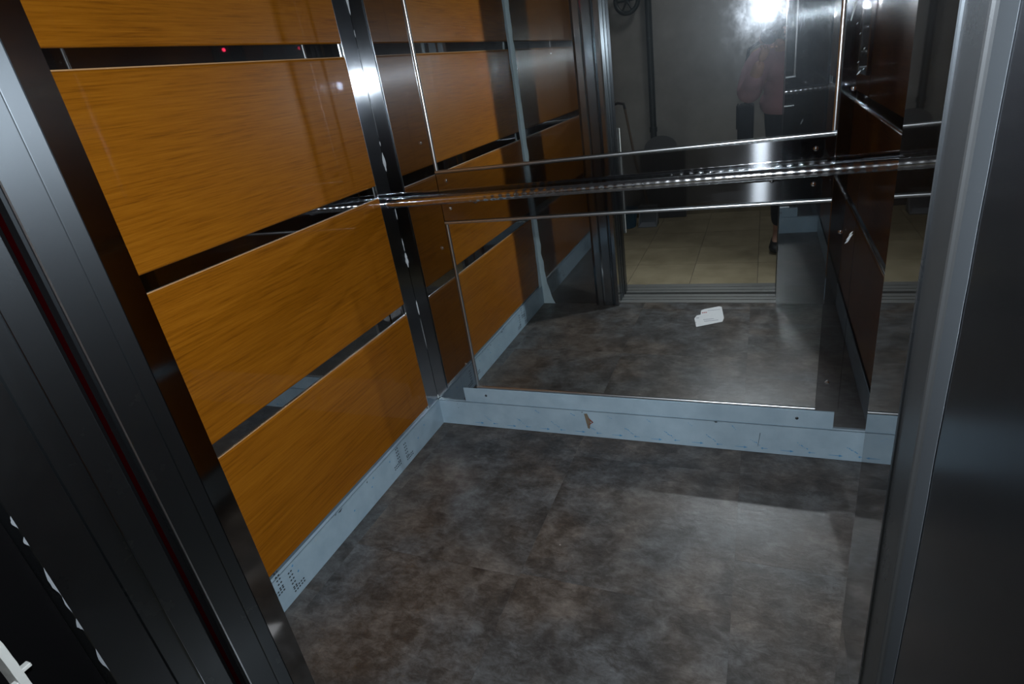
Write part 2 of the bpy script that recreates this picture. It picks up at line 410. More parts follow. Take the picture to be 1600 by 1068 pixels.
for (x, z, a) in [(0.543, 0.094, 0.004), (0.08, 0.088, 0.003), (0.081, 0.072, 0.003), (0.955, 0.097, 0.006), (0.96, 0.0965, 0.004)]:
    add_poly(bm, [(x, -0.0081, z), (x + a, -0.0081, z - a * 0.6), (x + a * 1.4, -0.0081, z + a * 0.3)], (0, -0.0003, 0))
bm_obj('film_mark', bm, M['ink'], bb)
bm = bmesh.new()
add_poly(bm, [(0.552, -0.0081, 0.088), (0.562, -0.0081, 0.090), (0.572, -0.0081, 0.060), (0.566, -0.0081, 0.030), (0.560, -0.0081, 0.034), (0.556, -0.0081, 0.060)], (0, -0.0003, 0))
bm_obj('rust_stain', bm, M['rust'], bb)
bm = bmesh.new()
add_poly(bm, [(0.566, -0.0085, 0.074), (0.581, -0.0085, 0.058), (0.578, -0.0085, 0.055), (0.566, -0.0085, 0.068)], (0, -0.0003, 0))
add_poly(bm, [(0.581, -0.0085, 0.058), (0.566, -0.0085, 0.046), (0.566, -0.0085, 0.050), (0.577, -0.0085, 0.058)], (0, -0.0003, 0))
bm_obj('rust_stain', bm, M['rust_red'], bb)

# ------------------------------------------------------------------ back wall
wb_ = struct(box('wall_back', M['polished'], 0.0, W, 0.0, 0.025, 0.0, ZT), 'polished steel back wall of the cab')
# sealant residue along the left corner seam (two-sided flakes)
bm = bmesh.new()
def fleck_run(bm, z0, z1, wmax):
    n = max(5, int((z1 - z0) / 0.006)); pl, pr = [], []
    for i in range(n + 1):
        t = i / n; z = z0 + (z1 - z0) * t
        wd = wmax * math.sin(math.pi * t) ** 0.7 * random.uniform(0.55, 1.0) + 0.0004
        pl.append((0.0030, -wd * 0.9 - 0.0006, z)); pr.append((wd * 0.6 + 0.003, -0.0012, z))
    for i in range(n):
        a, b, c, d_ = [bm.verts.new(Vector(q)) for q in (pl[i], pr[i], pr[i + 1], pl[i + 1])]
        bm.faces.new((a, b, c, d_))
for (z0, z1, wd) in [(1.335, 1.43, 0.010), (0.985, 1.0, 0.003), (0.91, 0.968, 0.009), (0.76, 0.80, 0.003), (0.60, 0.652, 0.010), (0.655, 0.70, 0.003), (0.43, 0.485, 0.006), (0.30, 0.42, 0.0014), (1.28, 1.30, 0.0025), (1.01, 1.25, 0.0008), (0.10, 0.118, 0.008)]:
    fleck_run(bm, z0, z1, wd)
o = bm_obj('sealant_residue', bm, M['white_residue'], wb_)

# mirror frame
mf = thing('mirror_frame', (0.6955, -0.002, 0.1), 'polished steel frame screwed to the back wall around both mirrors', 'frame')
T0, T1 = -0.0045, -0.0002
def fr(name, x0, x1, z0, z1, mat='polished', t0=T0, bev=0.0008):
    return inside(mf, box(name, M[mat], x0, x1, t0, T1, z0, z1, None, bev, 1))
XL0, XL1, XR0, XR1 = 0.114, 0.1735, 1.2210, 1.2770
fr('left_stile', XL0, XL1 - 0.0004, 0.1015, 1.98); fr('right_stile', XR0 + 0.0004, XR1, 0.1565, 1.98)
fr('middle_rail', XL1 + 0.0004, XR0 - 0.0004, 0.7470, 0.8885, 'rail'); fr('top_rail', XL1 + 0.0004, XR0 - 0.0004, 1.86, 1.98, 'rail')
o = fr('bottom_rail', XL0 + 0.004, 1.2690, 0.1008, 0.1555, 'film', -0.0062); o['label'] = 'bottom rail still under pale blue film'
br_ = o
bm = bmesh.new(); x = 0.16
while x < 1.25:
    marks(bm, x, 0.140, -0.0063, 5); x += 0.105 + random.uniform(-0.01, 0.01)
o2 = bm_obj('film_print', bm, M['film_print']); o2['kind'] = 'stuff'; o2.parent = br_; o2.matrix_parent_inverse = (Matrix.Translation(mf.location)).inverted()
scr = [(0.1437, 0.9815), (1.2470, 0.9836), (1.1809, 0.863), (1.1804, 0.7826), (0.2044, 0.8676), (0.2018, 0.7856), (0.1456, 0.6634), (1.2455, 0.2473), (0.1467, 0.2508), (1.2455, 0.6634), (0.144, 1.40), (1.247, 1.40)]
for (x, z) in scr:
    inside(mf, screw('screw', M['chrome'], Vector((x, T0, z)), (0, -1, 0)))
for (x, z) in [(0.2029, 0.1299), (1.1775, 0.1289)]:
    inside(mf, screw('screw', M['dull'], Vector((x, -0.0063, z)), (0, -1, 0), 0.0045))['label'] = 'dull screw in the bottom rail'
# flakes of film left on the right stile
bm = bmesh.new()
for (x, z, a) in [(1.266, 0.650, 0.008), (1.262, 0.640, 0.006), (1.268, 0.659, 0.005), (1.243, 0.252, 0.004), (1.2540, 1.014, 0.0045), (1.251, 1.035, 0.002), (1.262, 1.02, 0.002), (1.25, 1.09, 0.002), (1.26, 1.06, 0.002), (1.243, 1.11, 0.002)]:
    add_poly(bm, [(x - a, -0.0046, z - a), (x, -0.0046, z - a * 0.5), (x + a * 0.8, -0.0046, z + a), (x - a * 0.2, -0.0046, z + a * 0.4)], (0, -0.0004, 0))
add_poly(bm, [(1.2300, -0.0046, 1.118), (1.2308, -0.0046, 1.116), (1.2420, -0.0046, 1.158), (1.2340, -0.0046, 1.150)], (0, -0.0004, 0))
inside(mf, bm_obj('film_flake', bm, M['white_residue']))['kind'] = 'stuff'

def mirror(name, z0, z1, label, bead_side):
    t = thing(name, ((XL1 + XR0) / 2, -0.002, z0), label, 'mirror')
    inside(t, box('glass', M['mirror'], XL1, XR0, -0.0022, -0.0004, z0, z1))
    r = 0.0050
    def bead(nm, x0, x1, za, zb, vertical):
        # half-round trim lapping the glass edge
        bm = bmesh.new(); c = []
        for k in range(9):
            a = math.pi * k / 8; c.append((r * math.cos(a), -0.0022 - r * 0.95 * math.sin(a)))
        if vertical:
            xc = (x0 + x1) / 2
            add_poly(bm, [(xc + p[0], p[1], za) for p in c], (0, 0, zb - za))
        else:
            zc = (za + zb) / 2
            add_poly(bm, [(x0, p[1], zc + p[0]) for p in c], (x1 - x0, 0, 0))
        o = bm_obj(nm, bm, M['bead'], None, True); o.data.set_sharp_from_angle(angle=math.radians(60)); inside(t, o)
    bead('bottom_bead', XL1, XR0, z0, z0 + 2 * r, False)
    bead('top_bead', XL1, XR0, z1 - 2 * r, z1, False)
    bead('left_bead', XL1, XL1 + 2 * r, z0 + 2 * r, z1 - 2 * r, True)
    if bead_side: bead('right_bead', XR0 - 2 * r, XR0, z0 + 2 * r, z1 - 2 * r, True)
    return t
mirror('wall_mirror', 0.8890, 1.86, 'upper wall mirror above the handrail with smudges around the flash reflection', True)
mirror('wall_mirror', 0.1560, 0.7465, 'lower wall mirror below the handrail, just over the kick plate', False)

# handrail
hr = thing('handrail', (0.69, -0.045, 0.822), 'shiny chrome handrail running across the back wall between the two mirrors', 'handrail')
pts, rad = [], []
n = 460
for i in range(n + 1):
    x = 0.012 + (W - 0.024) * i / n
    pts.append((x, -0.046, 0.821)); rad.append(0.0135 + 0.00022 * math.sin(x * 2 * math.pi / 0.024))
bm = bmesh.new(); add_tube(bm, pts, rad, 20, True)
inside(hr, bm_obj('rail_tube', bm, M['rail_chrome'], None, True))
for x in (0.30, 1.09):
    inside(hr, tube('bracket', M['chrome'], [(x, -0.0066, 0.805), (x, -0.030, 0.805), (x, -0.042, 0.812)], 0.006, None, 10))
for x, s in ((0.003, 1), (W - 0.003, -1)):
    inside(hr, tube('end_socket', M['chrome'], [(x, -0.046, 0.821), (x + s * 0.012, -0.046, 0.821)], 0.0155, None, 20))

# ------------------------------------------------------------------ front of the cab (behind the picture plane, seen in the mirrors)
wf = struct(box('wall_front_left', M['polished'], 0.0, 0.300, -1.178, -1.170, 0.0, ZT), 'polished front return left of the opening')
# return post with ridged face
pf = [(0.300, -1.178)]
ridges = [(0.300, -1.1500), (0.312, -1.1440), (0.338, -1.1430), (0.344, -1.1380), (0.350, -1.1440), (0.386, -1.1430), (0.392, -1.1370), (0.398, -1.1440), (0.404, -1.1370), (0.4200, -1.1354)]
prof = [(0.300, -1.1672)] + ridges + [(0.4200, -1.1672)]
post = struct(prism('trim_1', M['column'], prof, 'Z', 0.0, ZT), 'ridged steel post at the left side of the opening')
post.data.materials.append(M['post_face'])
for p in post.data.polygons:
    if p.normal.x > 0.95: p.material_index = 1
# pale film strip left in the front left corner, ragged edge
def ragged(name, mat, x, y0, y1, z0, z1, nx, dirx, parent=None, jag=0.003, step=0.02, th=0.0008, fn=None):
    """vertical strip in a plane X=const; edge at y0 side is ragged"""
    bm = bmesh.new(); n = int((z1 - z0) / step); a, b = [], []
    for i in range(n + 1):
        z = z0 + (z1 - z0) * i / n
        e = y0 + (fn(z) if fn else 0) + jag * (noise.noise(Vector((z * 14, x * 7, 3.1))) + 0.4 * noise.noise(Vector((z * 60, 1.3, x))))
        a.append((e, z)); b.append((y1, z))
    poly = [(x, p[0], p[1]) for p in a] + [(x, p[0], p[1]) for p in b[::-1]]
    for i in range(n):
        q = [(x, *a[i]), (x, *b[i]), (x, *b[i + 1]), (x, *a[i + 1])]
        add_poly(bm, q, (th * dirx, 0, 0))
    bmesh.ops.remove_doubles(bm, verts=bm.verts, dist=1e-6)
    return bm_obj(name, bm, mat, parent)
def wid(z):
    return 0.055 * math.exp(-(z / 0.10)) + 0.004
o = ragged('film_strip', M['white_film'], 0.0058, -1.145, -1.1695, 0.0, ZT, 1, 1, wf, 0.006, 0.02, 0.0008, wid)
bm = bmesh.new()
n = 90
for i in range(n):
    z0_, z1_ = ZT * i / n, ZT * (i + 1) / n
    w0 = 0.016 + wid(z0_) * 0.8 + 0.005 * noise.noise(Vector((z0_ * 20, 5, 1))); w1 = 0.016 + wid(z1_) * 0.8 + 0.005 * noise.noise(Vector((z1_ * 20, 5, 1)))
    add_poly(bm, [(0.006, -1.1696, z0_), (0.006 + w0, -1.1696, z0_), (0.006 + w1, -1.1696, z1_), (0.006, -1.1696, z1_)], (0, 0.0008, 0))
bm_obj('film_strip', bm, M['white_film'], wf)

wfr = struct(box('wall_front_right', M['polished'], 1.140, W, -1.2455, -1.165, 0.0, ZT), 'polished front return right of the opening')
struct(box('wall_front_top', M['dull'], 0.0, W, -1.2, -1.170, ZT - 0.0, ZT + 0.25), 'steel header over the opening')

# car door leaves, left
dl = struct(box('door_1', M['brushed'], -0.10, 0.4200, -1.2225, -1.1888, 0.008, ZT), 'open car door leaves stacked at the left')
box('front_leaf', M['brushed'], 0.302, 0.4200, -1.1872, -1.1680, 0.008, ZT, dl, 0.0006, 1)
box('edge_line', M['bead'], 0.4185, 0.4204, -1.2240, -1.2222, 0.008, ZT, dl)
# light curtain
lc = thing('light_curtain', (0.40, -1.233, 0.02), 'narrow black door sensor strip with a dark red lens in the left door gap', 'sensor')
inside(lc, box('housing', M['gap_shade_and_housing'], 0.380, 0.4100, -1.2424, -1.2236, 0.02, ZT - 0.01))
inside(lc, box('lens', M['red_lens'], 0.4100, 0.4106, -1.2352, -1.2300, 0.03, ZT - 0.02))
# landing door leaf, left
d2 = struct(prism('door_2', M['brushed'], [(-0.10, -1.2430), (0.4185, -1.2430), (0.4200, -1.2445), (0.4200, -1.2725), (0.4170, -1.2745), (0.4170, -1.2965), (-0.10, -1.2965)], 'Z', 0.008, ZT), 'folded edge of the landing door at the left')
box('edge_line', M['column'], 0.4186, 0.4203, -1.2738, -1.2729, 0.008, ZT, d2)
t2 = struct(box('trim_2', M['dull'], 0.20, 0.4195, -1.3480, -1.2995, 0.0, ZT, None, 0.0008, 1), 'dark steel landing door frame at the left')
# torn bits of white film along its edge
bm = bmesh.new()
for (z0_, z1_, wd) in [(0.835, 0.868, 0.0022), (0.790, 0.806, 0.0045), (0.768, 0.780, 0.0045), (0.700, 0.740, 0.0060), (0.676, 0.700, 0.0024), (0.650, 0.668, 0.0065), (0.585, 0.622, 0.0055)]:
    n = 8; e = []
    for i in range(n + 1):
        t = i / n; z = z1_ - (z1_ - z0_) * t
        e.append((0.4206, -1.3482 - 0.45 * wd * math.sin(math.pi * min(1, t * 1.12)) * (0.8 + 0.4 * random.random()), z))
    poly = [(0.4206, -1.3480, z1_)] + e[1:-1] + [(0.4206, -1.3480, z0_)]
    add_poly(bm, poly, (0.0004, 0, 0))
o = bm_obj('film_shred', bm, M['shred'], t2); o['kind'] = 'stuff'

# right side: car door edge, gap, film edge, landing frame
d3 = struct(box('door_3', M['brushed_pale'], 1.140, 1.52, -1.2835, -1.2475, 0.008, ZT, None, 0.0015, 2), 'brushed edge of the car door at the right')
box('edge_strip', M['brushed'], 1.1390, 1.1405, -1.2512, -1.2480, 0.008, ZT, d3)
t3 = struct(box('trim_3', M['dark_steel'], 1.150, 1.52, -1.2940, -1.2840, 0.0, ZT), 'recessed gap with a bright bead at the right door')
bm = bmesh.new(); pts = [(1.1492 + 0.0012 * noise.noise(Vector((z * 9, 0, 0))), -1.2893 + 0.0012 * noise.noise(Vector((z * 5, 2, 0))), z) for z in [0.02 + i * 0.02 for i in range(50)]]
add_tube(bm, pts, 0.0011, 8); bm_obj('gap_bead', bm, M['bead'], t3, True)
t4 = struct(box('trim_4', M['dark_steel'], 1.140, 1.60, -1.4200, -1.2945, 0.0, ZT), 'dark brushed steel landing frame at the right')
o = ragged('film_edge', M['edge_film'], 1.1398, -1.3128, -1.2948, 0.0, ZT, -1, -1, t4, 0.0016, 0.01, 0.0002)
o['label'] = 'pale ragged band of protective film'

# landing wall openings (left and right of the door) and the pale bracket
lw = struct(box('wall_landing_left', M['plaster'], -0.70, 0.0500, -1.4200, -1.3600, 0.0, 2.4), 'landing wall left of the lift door')
box('gap_shade_block', M['gap_shade_and_housing'], 0.0502, 0.3960, -1.4200, -1.3490, 0.0, 2.4, lw)  # black block put in for the shade of the deep gap beside the frame
struct(box('wall_landing_right', M['plaster'], 1.165, 2.40, -1.4300, -1.4210, 0.0, 2.4), 'landing wall right of the lift door')
struct(box('wall_landing_top', M['plaster'], 0.39, 1.165, -1.4200, -1.20, ZT + 0.001, 2.4), 'landing wall over the lift door')
bk = thing('wall_bracket', (0.40, -1.41, 0.3), 'pale ragged metal edge bracket at the lower left corner beside the door frame', 'bracket')
bm = bmesh.new(); n = 60; sec = []
for i in range(n + 1):
    z = 0.30 + 0.52 * i / n
    a = -1.4035 + 0.0012 * noise.noise(Vector((z * 60, 0, 2))); b = -1.4110 - 0.0010 * noise.noise(Vector((z * 45, 5, 2)))
    sec.append([bm.verts.new((0.395, a, z)), bm.verts.new((0.4195, a, z)), bm.verts.new((0.4210, b, z)), bm.verts.new((0.395, b, z))])
for i in range(n):
    for j in range(4): bm.faces.new((sec[i][j], sec[i][(j + 1) % 4], sec[i + 1][(j + 1) % 4], sec[i + 1][j]))
bm.faces.new(sec[0]); bm.faces.new(sec[-1])
inside(bk, bm_obj('strip', bm, M['pale_bracket']))
for (y0_, y1_, z) in [(-1.4040, -1.3955, 0.6600), (-1.4180, -1.4105, 0.6510)]:
    inside(bk, box('tab', M['pale_bracket'], 0.412, 0.4195, y0_, y1_, z - 0.0022, z + 0.0022, None, 0.0006, 1))

# control panel on the right wall: its red lamp glints in the left joint strip
cp = thing('control_panel', (W - 0.02, -0.90, 1.0), 'steel control panel on the right wall whose red lamp glints in the left wall', 'control panel')
inside(cp, box('face_plate', M['post_face'], W - 0.019, W - 0.0065, -1.02, -0.82, 0.95, 1.62, None, 0.002, 1))
for i in range(4):
    for j in range(2):
        inside(cp, tube('button', M['chrome'], [(W - 0.019, -0.88 - 0.075 * j, 1.02 + 0.075 * i), (W - 0.022, -0.88 - 0.075 * j, 1.02 + 0.075 * i)], 0.014, None, 20))
inside(cp, tube('red_lamp', M['lamp_red'], [(W - 0.019, -0.888, 1.445), (W - 0.023, -0.888, 1.445)], 0.008, None, 16))
inside(cp, box('display_window', M['cam_black'], W - 0.021, W - 0.0188, -1.00, -0.92, 1.41, 1.48))

# sills
sl = struct(prism('trim_5', M['alu'], [(-1.1802, -0.03), (-1.1802, 0.001), (-1.2120, 0.001), (-1.2120, -0.006), (-1.2250, -0.006), (-1.2250, 0.001), (-1.2480, 0.001), (-1.2480, -0.006), (-1.2600, -0.006), (-1.2600, 0.001), (-1.2900, 0.001), (-1.2900, -0.03)], 'X', 0.30, 1.16), 'grooved aluminium car door sill')
sl2 = struct(prism('trim_6', M['alu'], [(-1.3200, -0.03), (-1.3200, 0.001), (-1.3450, 0.001), (-1.3450, -0.006), (-1.3560, -0.006), (-1.3560, 0.001), (-1.3900, 0.001), (-1.3900, -0.005), (-1.3980, -0.005), (-1.3980, 0.001), (-1.4400, 0.001), (-1.4400, -0.03)], 'X', 0.30, 1.16), 'grooved aluminium landing door sill')
struct(box('trim_7', M['black_gap'], -0.1, 1.52, -1.32, -1.18, -0.06, -0.031), 'dark shaft gap under the sills')

# ------------------------------------------------------------------ landing
lf = struct(box('floor_landing', M['grout'], -0.70, 2.40, -2.98, -1.441, -0.03, -0.004), 'tan tiled landing floor')
bm = bmesh.new(); ts = 0.33
tile_me = None
y = -1.4425
while y > -2.95:
    x = -0.70 + 0.11
    while x < 2.30:
        y1_ = max(y - ts + 0.003, -2.95)
        o = box('floor_tile', M['tile'], x, x + ts - 0.003, y1_, y, -0.004, 0.0, lf)
        x += ts
    y -= ts
struct(box('wall_landing_back', M['plaster'], -0.70, 2.40, -2.98, -2.95, 0.0, 2.4), 'grey brown plastered wall across the landing')
struct(box('wall_landing_side', M['plaster'], -0.73, -0.70, -2.98, -1.42, 0.0, 2.4), 'landing side wall')
struct(box('wall_landing_far', M['plaster'], 2.40, 2.43, -2.98, -1.42, 0.0, 2.4), 'landing far side wall')
struct(box('ceiling_landing', M['white_paint'], -0.73, 2.43, -2.98, -1.42, 2.4, 2.43), 'landing ceiling')
struct(box('baseboard_landing', M['tile'], -0.70, 2.40, -2.95, -2.938, 0.0, 0.075), 'tan tile skirting of the landing')

# ------------------------------------------------------------------ things on the landing (seen in the mirrors)
def MY(y): return -y            # a point seen in the mirror at +y stands at -y
dp = thing('drain_pipe', (0.335, -2.915, 0.0), 'black vertical pipe on the landing wall seen in the mirror', 'pipe')
inside(dp, tube('pipe_run', M['pipe'], [(0.335, -2.915, 0.002), (0.335, -2.915, 2.35)], 0.022, None, 20))
for z in (0.62, 1.5):
    inside(dp, tube('pipe_clip', M['pipe'], [(0.335, -2.915, z), (0.335, -2.915, z + 0.03)], 0.027, None, 20))
inside(dp, tube('pipe_socket', M['pipe'], [(0.335, -2.915, 0.002), (0.335, -2.915, 0.10), (0.335, -2.915, 0.12)], [0.033, 0.033, 0.024], None, 20))
hw = thing('valve_wheel', (0.20, -2.93, 1.44), 'dark ring shaped valve wheel high on the landing wall beside the pipe', 'valve')
bm = bmesh.new(); add_tube(bm, [(0.20 + 0.075 * math.cos(t), -2.895, 1.47 + 0.075 * math.sin(t)) for t in [2 * math.pi * i / 32 for i in range(33)]], 0.015, 10, False)
inside(hw, bm_obj('wheel_rim', bm, M['pipe'], None, True))
inside(hw, tube('stem', M['pipe'], [(0.20, -2.949, 1.47), (0.20, -2.885, 1.47)], 0.012, None, 12))
for a_ in (0, 60, 120):
    c_, s_ = math.cos(math.radians(a_)) * 0.073, math.sin(math.radians(a_)) * 0.073
    inside(hw, tube('spoke', M['pipe'], [(0.20 - c_, -2.895, 1.47 - s_), (0.20 + c_, -2.895, 1.47 + s_)], 0.006, None, 8))
bd = thing('leaning_board', (0.395, -2.93, 0.0), 'dark grey board standing against the landing wall behind the pipe', 'board')
inside(bd, box('board_panel', M['dark_board'], 0.235, 0.555, -2.878, -2.866, 0.002, 0.500, None, 0.002, 1))
inside(bd, box('board_edge', M['stick_dark'], 0.235, 0.555, -2.880, -2.864, 0.500, 0.508))
inside(bd, prism('board_hump', M['dark_board'], [(0.27 + 0.115 * (1 - math.cos(t)) , 0.508 + 0.085 * math.sin(t)) for t in [math.pi * i / 14 for i in range(15)]], 'Y', -2.877, -2.867))
# bucket
bu = thing('bucket', (0.155, -2.66, 0.0), 'blue plastic bucket on the landing floor by the brooms', 'bucket')
bm = bmesh.new(); seg = 28; prof = [(0.060, 0.0), (0.066, 0.004), (0.082, 0.125), (0.087, 0.127), (0.087, 0.134), (0.080, 0.134), (0.064, 0.008), (0.0, 0.008)]
rings = [[bm.verts.new((0.155 + r_ * math.cos(2 * math.pi * j / seg), -2.66 + r_ * math.sin(2 * math.pi * j / seg), z_ + 0.0005)) for j in range(seg)] for r_, z_ in prof[:-1]]
for i in range(len(rings) - 1):
    for j in range(seg): bm.faces.new((rings[i][j], rings[i][(j + 1) % seg], rings[i + 1][(j + 1) % seg], rings[i + 1][j]))
bm.faces.new(rings[0][::-1]); bm.faces.new(rings[-1])
ob = bm_obj('pail', bm, M['bucket'], None, True); ob.data.set_sharp_from_angle(angle=math.radians(40)); inside(bu, ob)
inside(bu, tube('bail_handle', M['chrome'], [(0.155 + 0.088 * math.cos(t), -2.66 - 0.03 * math.sin(t), 0.118 - 0.045 * math.sin(t) ) for t in [math.pi * i / 16 for i in range(17)]], 0.0022, None, 8))
# dustpan
dpn = thing('dustpan', (0.30, -2.66, 0.0), 'grey upright dustpan standing next to the blue bucket', 'dustpan')
inside(dpn, prism('pan', M['grey_plastic'], [(-2.735, 0.001), (-2.615, 0.001), (-2.615, 0.006), (-2.725, 0.012), (-2.725, 0.080), (-2.700, 0.140), (-2.712, 0.142), (-2.737, 0.082)], 'X', 0.245, 0.375))
for x in (0.245, 0.371):
    inside(dpn, prism('pan_side', M['grey_plastic'], [(-2.735, 0.001), (-2.62, 0.001), (-2.69, 0.10), (-2.735, 0.085)], 'X', x, x + 0.004))
inside(dpn, tube('handle', M['stick_brown'], [(0.31, -2.715, 0.125), (0.215, -2.80, 0.45), (0.150, -2.86, 0.80)], 0.008, None, 10))
inside(dpn, tube('grip', M['stick_dark'], [(0.150, -2.86, 0.80), (0.143, -2.866, 0.835), (0.10, -2.872, 0.845), (0.06, -2.875, 0.835)], 0.009, None, 10))
# brooms
def broom(x, y, xt, yt, h, mat, label):
    t = thing('broom', (x, y, 0.0), label, 'broom', 'brooms leaning on the landing wall')
    inside(t, tube('stick', mat, [(x, y, 0.10), (xt, yt, h)], 0.011, None, 12))
    inside(t, box('brush_head', M['stick_dark'], x - 0.07, x + 0.07, y - 0.018, y + 0.018, 0.075, 0.105, None, 0.006, 2))
    bm = bmesh.new()
    for i in range(15):
        for j in range(3):
            px = x - 0.063 + i * 0.009; py = y - 0.012 + j * 0.012
            add_poly(bm, [(px - 0.003, py - 0.003, 0.076), (px + 0.003, py - 0.003, 0.076), (px + 0.003, py + 0.003, 0.076), (px - 0.003, py + 0.003, 0.076)], ((i - 7) * 0.0012, 0, -0.075))
    o = bm_obj('bristles', bm, M['stick_brown']); o['kind'] = 'stuff'; inside(t, o)
broom(0.060, -2.80, 0.055, -2.925, 0.72, M['stick_dark'], 'black stick broom leaning on the landing wall, the straight one by the post')
broom(-0.12, -2.80, 0.06, -2.930, 0.86, M['stick_brown'], 'brown stick broom leaning on the landing wall behind the black one')

# paper tag lying on the cab floor
tg = thing('paper_tag', (0.865, -1.045, 0.0), 'white torn paper tag lying on the cab floor, seen in the lower mirror', 'paper tag')
out = [(0.816, -0.893), (0.799, -0.985), (0.806, -1.020), (0.822, -1.030), (0.820, -1.080), (0.832, -1.096), (0.895, -1.132), (0.908, -1.125), (0.926, -0.995), (0.922, -0.955), (0.915, -0.950)]
inside(tg, prism('paper', M['paper'], out, 'Z', 0.0003, 0.0011))
bm = bmesh.new()
def line_run(x0, y0, x1, y1, n_, hgt):
    for i in range(n_):
        t_ = i / n_; px = x0 + (x1 - x0) * t_; py = y0 + (y1 - y0) * t_
        dx, dy = (x1 - x0) / n_ * 0.62, (y1 - y0) / n_ * 0.62
        add_poly(bm, [(px, py, 0.0012), (px + dx, py + dy, 0.0012), (px + dx, py + dy - hgt, 0.0012), (px, py - hgt, 0.0012)], (0, 0, 0.0002))
line_run(0.845, -0.950, 0.905, -0.968, 9, 0.008); line_run(0.84, -0.968, 0.885, -0.982, 6, 0.008); line_run(0.850, -1.075, 0.905, -1.092, 8, 0.006)
line_run(0.808, -0.985, 0.820, -0.988, 2, 0.010); line_run(0.808, -0.935, 0.813, -0.936, 1, 0.008)
o = bm_obj('print', bm, M['grey_ink']); o['kind'] = 'stuff'; inside(tg, o)
bm = bmesh.new(); line_run(0.827, -1.045, 0.850, -1.052, 3, 0.012)
o = bm_obj('red_print', bm, M['red_ink']); o['kind'] = 'stuff'; inside(tg, o)

# ------------------------------------------------------------------ camera held by the photographer
ROT = m.to_3x3()      # x right, y up, z back
def cam_part(t, name, mat, x0, x1, y0, y1, z0, z1, bev=0.003):
    o = box(name, mat, x0, x1, y0, y1, z0, z1, None, bev, 2)
    for v in o.data.vertices: v.co = CAM_POS + ROT @ v.co
    return inside(t, o)
def cam_tube(t, name, mat, pts, r):
    return inside(t, tube(name, mat, [CAM_POS + ROT @ Vector(p) for p in pts], r, None, 32))
ca = thing('camera', tuple(CAM_POS + ROT @ Vector((0, 0, 0.08))), 'black camera with its flash firing, held by the photographer in the mirror', 'camera')
cam_part(ca, 'body', M['cam_black'], -0.066, 0.066, -0.048, 0.040, 0.078, 0.112, 0.008)
cam_part(ca, 'grip', M['cam_black'], 0.042, 0.070, -0.048, 0.030, 0.058, 0.080, 0.007)
cam_part(ca, 'viewfinder_hump', M['cam_black'], -0.026, 0.026, 0.038, 0.062, 0.076, 0.112, 0.008)
cam_tube(ca, 'lens', M['cam_black'], [(0, 0, 0.080), (0, 0, 0.050), (0, 0, 0.049), (0, 0, 0.010)], [0.033, 0.033, 0.036, 0.036])
cam_tube(ca, 'lens_ring', M['chrome'], [(0, 0, 0.012), (0, 0, 0.010)], [0.0362, 0.0362])
cam_tube(ca, 'front_glass', M['lens_glass'], [(0, 0, 0.0102), (0, 0, 0.0096)], [0.029, 0.029])
FL = ROT.transposed() @ (FLASH_POS - CAM_POS)
cam_part(ca, 'flash_head', M['cam_black'], FL.x - 0.036, FL.x + 0.036, FL.y - 0.023, FL.y + 0.023, FL.z + 0.003, FL.z + 0.040, 0.004)
cam_part(ca, 'flash_arm', M['cam_black'], FL.x - 0.028, FL.x + 0.028, FL.y - 0.030, FL.y - 0.018, FL.z + 0.030, 0.112, 0.003)
cam_part(ca, 'flash_post', M['cam_black'], -0.020, 0.020, 0.058, FL.y - 0.026, 0.085, 0.110, 0.003)

# ------------------------------------------------------------------ photographer
def skin(name, chains, mat=None, parent=None, sub=1):
    """one mesh grown along joined chains; verts: {key: (pos, rx)}; chains: list of key lists"""
    verts, edges = chains
    keys = list(verts)
    me = bpy.data.meshes.new(name)
    me.from_pydata([verts[k][0] for k in keys], [(keys.index(a), keys.index(b)) for a, b in edges], [])
    o = bpy.data.objects.new(name, me); COL.objects.link(o)
    sk = o.modifiers.new('s', 'SKIN'); sk.use_smooth_shade = True
    for i, k in enumerate(keys):
        r_ = verts[k][1]; r_ = r_ if isinstance(r_, tuple) else (r_, r_)
        me.skin_vertices[0].data[i].radius = r_; me.skin_vertices[0].data[i].use_root = (i == 0)
    sb = o.modifiers.new('u', 'SUBSURF'); sb.levels = sub
    dg = bpy.context.evaluated_depsgraph_get()
    me2 = bpy.data.meshes.new_from_object(o.evaluated_get(dg)); me2.name = name
    bpy.data.objects.remove(o); bpy.data.meshes.remove(me)
    for p_ in me2.polygons: p_.use_smooth = True
    return me2
HC = Vector((1.145, -1.775, 1.185))              # head centre
back = (-FWD + Vector((0, 0, FWD.z))).normalized()
V = {}
def J(k, p, r): V[k] = (tuple(p), r)
J('pelvis', (1.215, -2.045, 0.790), (0.112, 0.104)); J('waist', (1.200, -2.010, 0.900), (0.112, 0.096)); J('chest', (1.180, -1.945, 1.000), (0.150, 0.105))
J('neckbase', (1.165, -1.880, 1.075), (0.075, 0.065)); J('neck', (1.155, -1.830, 1.120), 0.050); J('skull', tuple(HC + Vector((0.0, -0.01, 0.01))), 0.070)
J('shL', (1.030, -1.900, 1.020), 0.058); J('elL', (0.985, -1.800, 0.850), 0.042); J('wrL', (1.045, -1.665, 1.015), 0.026)
J('shR', (1.320, -1.930, 1.020), 0.058); J('elR', (1.330, -1.850, 0.850), 0.042); J('wrR', (1.165, -1.655, 1.080), 0.026)
J('hipL', (1.150, -2.050, 0.730), 0.085); J('knL', (1.170, -1.960, 0.420), 0.055); J('anL', (1.165, -2.060, 0.085), 0.036); J('toL', (1.150, -1.930, 0.035), 0.030)
J('hipR', (1.285, -2.060, 0.730), 0.085); J('knR', (1.330, -1.975, 0.420), 0.055); J('anR', (1.345, -2.080, 0.085), 0.036); J('toR', (1.350, -1.950, 0.035), 0.030)
